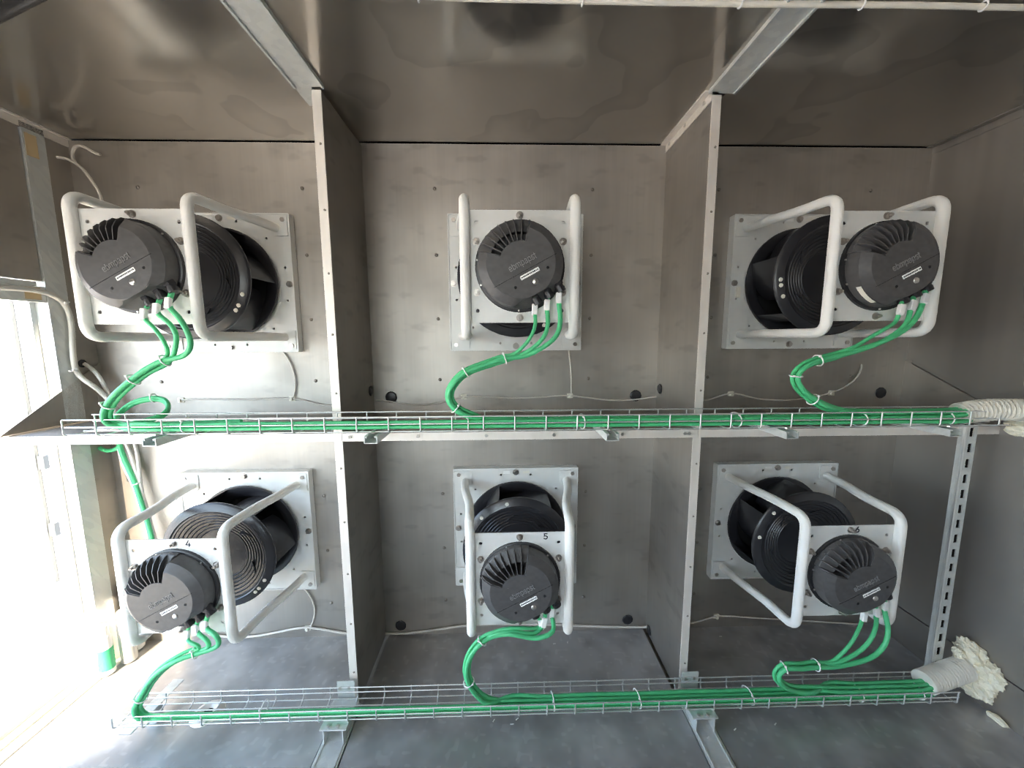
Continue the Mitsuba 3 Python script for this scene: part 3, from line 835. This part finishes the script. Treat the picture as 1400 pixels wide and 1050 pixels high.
k = thing('foam_seal', 'lump of cream expanding foam below the upper conduit', 'foam')
m = foam(2, 0.038, 0.04, 0.028)
m.apply_translation((1.632, 1.10, 1.000))
part(k, 'foam', m, 'm_foam', True)
k = thing('foam_seal', 'ragged cream expanding foam around the lower conduit at the right wall', 'foam')
ms = []
for n_, (x, y, z, s) in enumerate(((1.655, 1.15, 0.175, 0.04), (1.662, 1.13, 0.13, 0.05), (1.655, 1.12, 0.085, 0.045), (1.66, 1.10, 0.14, 0.036), (1.64, 1.13, 0.065, 0.03), (1.65, 1.165, 0.195, 0.022), (1.62, 1.16, 0.165, 0.018))):
    f_ = foam(n_ + 5, s * 0.6, s, s, 0.6, 5)
    f_.apply_translation((x, y, z))
    ms.append(f_)
part(k, 'foam', cat(*ms), 'm_foam', True)
k = thing('foam_scrap', 'small scrap of cream foam at the foot of the right wall', 'foam')
m = foam(9, 0.011, 0.026, 0.010)
q = at(1363, 985, x=1.655)
m.apply_translation((q[0], q[1], max(q[2], 0.010)))
part(k, 'foam', m, 'm_foam', True)

# ------------------------------------------------------------------ hoses and thin tubes
k = thing('white_hose', 'long off-white cable strapped across the ceiling at the top', 'cable')
pts = [V(at(u, v, z=2.0)[0], at(u, v, z=2.0)[1], 2.004) for u, v in ((-150, -110), (80, -75), (320, -38), (470, -14), (570, -3), (700, 2), (900, 6), (1100, 9), (1250, 10), (1400, 13), (1500, 10))]
pts = np.array(pts)
part(k, 'sheath', tube(spline(pts, 0.02), 0.0058, 12), 'm_offwhite', 60)
for (u, v), o_ in zip(((572, -2), (796, 4), (1012, 7), (1178, 9), (1344, 11)), ('leftmost', 'second from left', 'third from left', 'fourth from left', 'rightmost')):
    c = V(*at(u, v, z=2.0)[:2], 2.004)
    tie(c, V(1, 0, 0), 0.0085, f'off-white strap on the long pale ceiling cable, {o_}', 'straps on the ceiling cable')
k = thing('black_hose', 'black cable crossing the top left corner of the ceiling', 'cable')
part(k, 'sheath', tube(spline([V(*at(u, v, z=2.0)[:2], 1.998) for u, v in ((-60, 52), (0, 17), (40, -4), (90, -30), (200, -90), (300, -170))], 0.02), 0.012, 12), 'm_black', 60)

k = thing('grey_hose', 'pale grey hose bending down from the doorway header to the shelf', 'hose')
pts = [at(u, v, x=XL + 0.02) for u, v in ((-60, 389), (0, 393), (40, 396), (70, 403), (88, 416), (97, 440), (99, 470), (101, 495), (107, 512))] + [at(125, 526, y=1.42), at(140, 538, y=1.44), at(152, 552, y=1.45), at(157, 568, y=1.45)]
part(k, 'sheath', tube(spline(pts, 0.008), 0.0085, 12), 'm_grey_hose', 60)
for u, v, o_ in ((89, 414, 'top'), (100, 506, 'foot')):
    tie(at(u, v, x=XL + 0.02), V(0.0, 0.3, -0.8), 0.011, f'pale tie on the grey hose at the {o_} of the door post', 'ties on the grey hose')
k = thing('grey_hose', 'short pale hose coming out of a black grommet behind the left gusset', 'hose')
pts = [at(114, 497, x=XL + 0.004), at(124, 503, y=1.45), at(136, 516, y=1.45), at(146, 534, y=1.455), at(156, 552, y=1.46), at(163, 568, y=1.46)]
part(k, 'sheath', tube(spline(pts, 0.008), 0.007, 12), 'm_grey_hose', 60)
g = lathe([(0, 0.003), (0.010, 0.003), (0.014, 0.002), (0.015, 0)], 20)
part(k, 'grommet', mikit.ply(g, 'm_black', smooth=40), to=tr(XL + 0.0005, pts[0][1], pts[0][2]) @ T().rotate([0, 0, 1], 90), label='black grommet')

for n_, (lab, px_, r) in enumerate((('thin pale tube hooked to the left wall above the upper left fan', ((78, 215), (90, 217), (101, 222), (114, 232), (126, 248), (135, 262), (140, 280), (142, 300)), 0.0048),
                                    ('thin pale tube looping up to the back wall in the top left corner', ((137, 211), (126, 207), (112, 200), (103, 201), (99, 210), (103, 222)), 0.0048))):
    k = thing('thin_tube', lab, 'tube')
    part(k, 'sheath', tube(spline([at(u, v, y=1.46 + (0.02 if n_ else 0)) if m_ > 0 or n_ else at(u, v, x=XL + 0.003) for m_, (u, v) in enumerate(px_)], 0.006), r, 10), 'm_tube', 60)


def wall_tube(label, px_, r=0.0033, y=1.494):
    k = thing('sensing_tube', label, 'tube')
    part(k, 'sheath', tube(spline([at(u, v, y=y) for u, v in px_], 0.01), r, 8), 'm_tube', 60)


clip_ply = mikit.ply(cat(box(-0.012, 0.012, -0.004, 0, -0.01, 0.01), box(-0.004, 0.004, -0.013, 0, -0.008, 0.006)), 'm_offwhite')


def clip(u, v, label):
    q = at(u, v, y=YB)
    k = thing('tube_clip', label, 'clip')
    part(k, 'base', clip_ply, to=tr(q[0], YB, q[2]))


wall_tube('thin tube along the back wall below the upper left fan', ((243, 547), (300, 546), (350, 546), (400, 545), (430, 551), (458, 555)))
wall_tube('thin tube dropping from the upper left fan to the clip by the left divider', ((346, 444), (368, 462), (388, 482), (400, 503), (404, 525), (401, 543)))
wall_tube('thin sagging tube along the back wall below the upper middle fan', ((514, 547), (540, 550), (570, 554), (600, 551), (633, 543), (690, 544), (740, 543), (778, 541), (830, 547), (870, 546), (899, 542)))
wall_tube('thin tube dropping straight from the upper middle fan', ((776, 472), (780, 500), (781, 538)))
wall_tube('thin sagging tube along the back wall below the upper right fan', ((955, 547), (980, 543), (999, 538), (1030, 544), (1070, 547), (1105, 544), (1136, 537), (1160, 526), (1174, 512), (1178, 498)))
wall_tube('thin tube low on the back wall of the sunlit left bottom bay', ((285, 866), (320, 871), (360, 868), (400, 860), (420, 858), (450, 862), (478, 866)), 0.005)
wall_tube('thin tube dropping from the fan marked 4 to its clip', ((408, 798), (424, 815), (430, 832), (425, 856)))
wall_tube('thin tube low on the back wall of the middle bottom bay', ((527, 866), (580, 863), (640, 855), (700, 853), (780, 855), (840, 857), (886, 857)), 0.005)
wall_tube('thin tube low on the back wall of the dark right bottom bay', ((942, 852), (960, 848), (979, 843), (1020, 844), (1070, 847), (1120, 850), (1180, 854)))
for u, v, lab in ((248, 547, 'small pale clip on the back wall below the upper left fan'), (400, 545, 'small pale clip near the left divider above the shelf'), (634, 542, 'small pale clip behind the loop of the upper middle fan'),
                  (779, 541, 'small pale clip below the tube of the upper middle fan'), (999, 538, 'small pale clip just right of the right divider above the shelf'), (1136, 537, 'small pale clip below the upper right fan'),
                  (421, 858, 'small pale clip near the floor of the sunlit left bay'), (979, 842, 'small pale clip near the floor of the dark right bay')):
    clip(u, v, lab)

# cables under the shelf on the left
for lab, px_, r, mat in (('bright green cable leaving a black grommet under the left end of the shelf', ((136, 612), (146, 616), (158, 614), (164, 606)), 0.0075, 'm_green'),
                         ('green cable falling behind the fan marked 4 from under the shelf', ((163, 605), (168, 622), (178, 645), (186, 665), (194, 690), (201, 712), (207, 735), (212, 760), (215, 790)), 0.0085, 'm_green'),
                         ('white cable beside the falling green cable under the shelf', ((162, 606), (164, 622), (170, 640), (180, 660), (187, 680), (195, 705)), 0.005, 'm_white'),
                         ('inner grey cable of the two falling under the shelf', ((172, 606), (180, 625), (186, 645), (192, 668), (199, 690), (206, 715), (214, 745), (218, 790)), 0.0065, 'm_grey_hose'),
                         ('outer grey cable of the two falling under the shelf', ((184, 606), (189, 630), (192, 660), (198, 690), (207, 720), (213, 745)), 0.0065, 'm_grey_hose')):
    k = thing('falling_cable', lab, 'cable')
    y0 = 1.47 if 'grey' in lab else 1.46
    part(k, 'sheath', tube(spline([at(u, v, y=y0) for u, v in px_], 0.008), r, 10), mat, 60)
tie(at(187, 661, y=1.46), V(0.25, 0, -1), 0.013, 'white cable tie round the green cable falling below the shelf', None)

# ------------------------------------------------------------------ foam cans by the door, floor drain, scraps
def can(label, x, y, h, r, body, band, cap):
    k = thing('foam_can', label, 'can')
    prof = [(0, 0), (r, 0), (r, h * 0.78), (r * 0.8, h * 0.83), (r * 0.45, h * 0.86), (r * 0.45, h * 0.88), (0, h * 0.88)]

    def up(pf, z0=0):
        return trimesh.creation.revolve(np.array(pf, float) + [0, z0], sections=32)
    part(k, 'body', moved(up(prof), x, y, 0.007), body, 40)
    if band:
        part(k, 'label_band', moved(up([(r, h * 0.1), (r + 0.0006, h * 0.1), (r + 0.0006, h * 0.55), (r, h * 0.55)]), x, y, 0.007), band, 40, label='green label band')
    part(k, 'cap', moved(up([(0, 0), (r * 0.82, 0), (r * 0.8, h * 0.16), (r * 0.7, h * 0.19), (0, h * 0.19)], h * 0.84), x, y, 0.007), cap, 40)


q = at(147, 921, z=0)
can('white spray can with green label on the sill by the doorway', q[0] + 0.004, q[1], 0.19, 0.0225, 'm_white', 'm_can_green', 'm_white')
q = at(178, 903, z=0)
can('grey spray can on the sill behind the one with a green label', q[0], q[1], 0.21, 0.025, 'm_can_grey', None, 'm_white')
q = at(160, 899, z=0)
can('tall white can with dark cap at the back of the sill', -1.545, 1.46, 0.28, 0.027, 'm_white', None, 'm_black')

k = thing('floor_drain', 'round floor drain with pale collar on the bright left floor sheet', 'drain')
q = at(284, 975, z=0)
m = trimesh.creation.revolve(np.array([(0.016, 0.0), (0.017, 0.006), (0.03, 0.012), (0.042, 0.008), (0.05, 0.0)]), sections=36)
part(k, 'collar', moved(m, q[0], q[1], 0.0), 'm_edge', 40)
m = trimesh.creation.revolve(np.array([(0, 0.002), (0.0165, 0.002), (0.0165, 0.0)]), sections=24)
part(k, 'hole', moved(m, q[0], q[1], 0.0), 'm_dark')
scr = mikit.ply(bevel_box(0.012, 0.003, 0.0015, 0.0004), 'm_white')
for n_, (u, v, a) in enumerate(((675, 985, 60), (700, 990, 5), (707, 983, 40), (758, 880, 10), (968, 1009, 35), (1005, 997, 30), (1060, 990, 35), (985, 870, 0), (776, 878, 70), (717, 955, 30))):
    q = at(u, v, z=0.0008)
    k = thing('cut_scrap', 'tiny white cut-off of a cable tie lying on the floor', 'scrap', 'cable tie cut-offs on the floor')
    part(k, 'strip', scr, to=tr(q[0], q[1], 0.0035 if 0.6 < q[0] < 0.7 else 0.0008) @ T().rotate([0, 0, 1], a))

# ------------------------------------------------------------------ outdoors beyond the doorway
k = thing('ground', 'pale sunlit concrete yard outside the doorway', kind='structure')
part(k, 'slab', box(-60, XL - 0.13, -60, 60, -0.45, -0.35), 'm_ground')
k = struct('door_1', 'white door leaf standing open outside the left doorway')
ye = 1.95
xe = at(34, 470, y=ye)[0]
part(k, 'leaf', box(xe - 1.1, xe - 0.06, ye, ye + 0.05, -0.02, 1.9), 'm_door')
part(k, 'edge_profile', box(xe - 0.06, xe - 0.035, ye - 0.006, ye + 0.05, -0.02, 1.9), 'm_profile', label='grey edge profile')
part(k, 'rebate', box(xe - 0.035, xe, ye + 0.01, ye + 0.05, -0.02, 1.9), 'm_door')
for z in (0.25, 0.62, 0.85):
    part(k, 'latch', box(xe - 0.02, xe + 0.012, ye - 0.012, ye + 0.01, z, z + 0.07), 'm_profile', label='grey latch')
rng = np.random.default_rng(11)


def tree(x, y, h, label):
    k = thing('tree', label, 'tree')
    part(k, 'trunk', tube([V(x, y, -0.36), V(x + 0.1, y, h * 0.4), V(x, y + 0.1, h * 0.75)], [0.16, 0.12, 0.06], 10), 'm_bark', 60)
    n = 1500
    d = rng.normal(size=(n, 3))
    d /= np.linalg.norm(d, axis=1, keepdims=True)
    c = V(x, y, h * 0.6) + d * (rng.uniform(0.35, 1, (n, 1)) ** 0.5) * [h * 0.13, h * 0.13, h * 0.4]
    a = rng.normal(size=(n, 3)) * 0.12
    b = rng.normal(size=(n, 3)) * 0.12
    v = np.stack([c - a, c + b, c + a, c - b], 1).reshape(-1, 3)
    f = np.arange(n * 4).reshape(-1, 4)
    part(k, 'foliage', trimesh.Trimesh(v, np.vstack([f[:, [0, 1, 2]], f[:, [0, 2, 3]]]), process=False), 'm_leaf')
    labels[k + '__foliage'] = {'label': 'green leaves', 'kind': 'stuff'}


tree(-36.1, 30.0, 4.8, 'green tree seen through the doorway beside the open door')
k = thing('utility_cabinet', 'small grey cabinet standing in the yard below the tree', 'cabinet')
q = at(54, 468, y=20.0)
part(k, 'body', box(q[0] - 0.22, q[0] + 0.22, 20.0, 20.6, -0.35, 1.45), 'm_ink')
part(k, 'lid', box(q[0] - 0.28, q[0] + 0.28, 19.95, 20.65, 1.45, 1.52), 'm_profile')
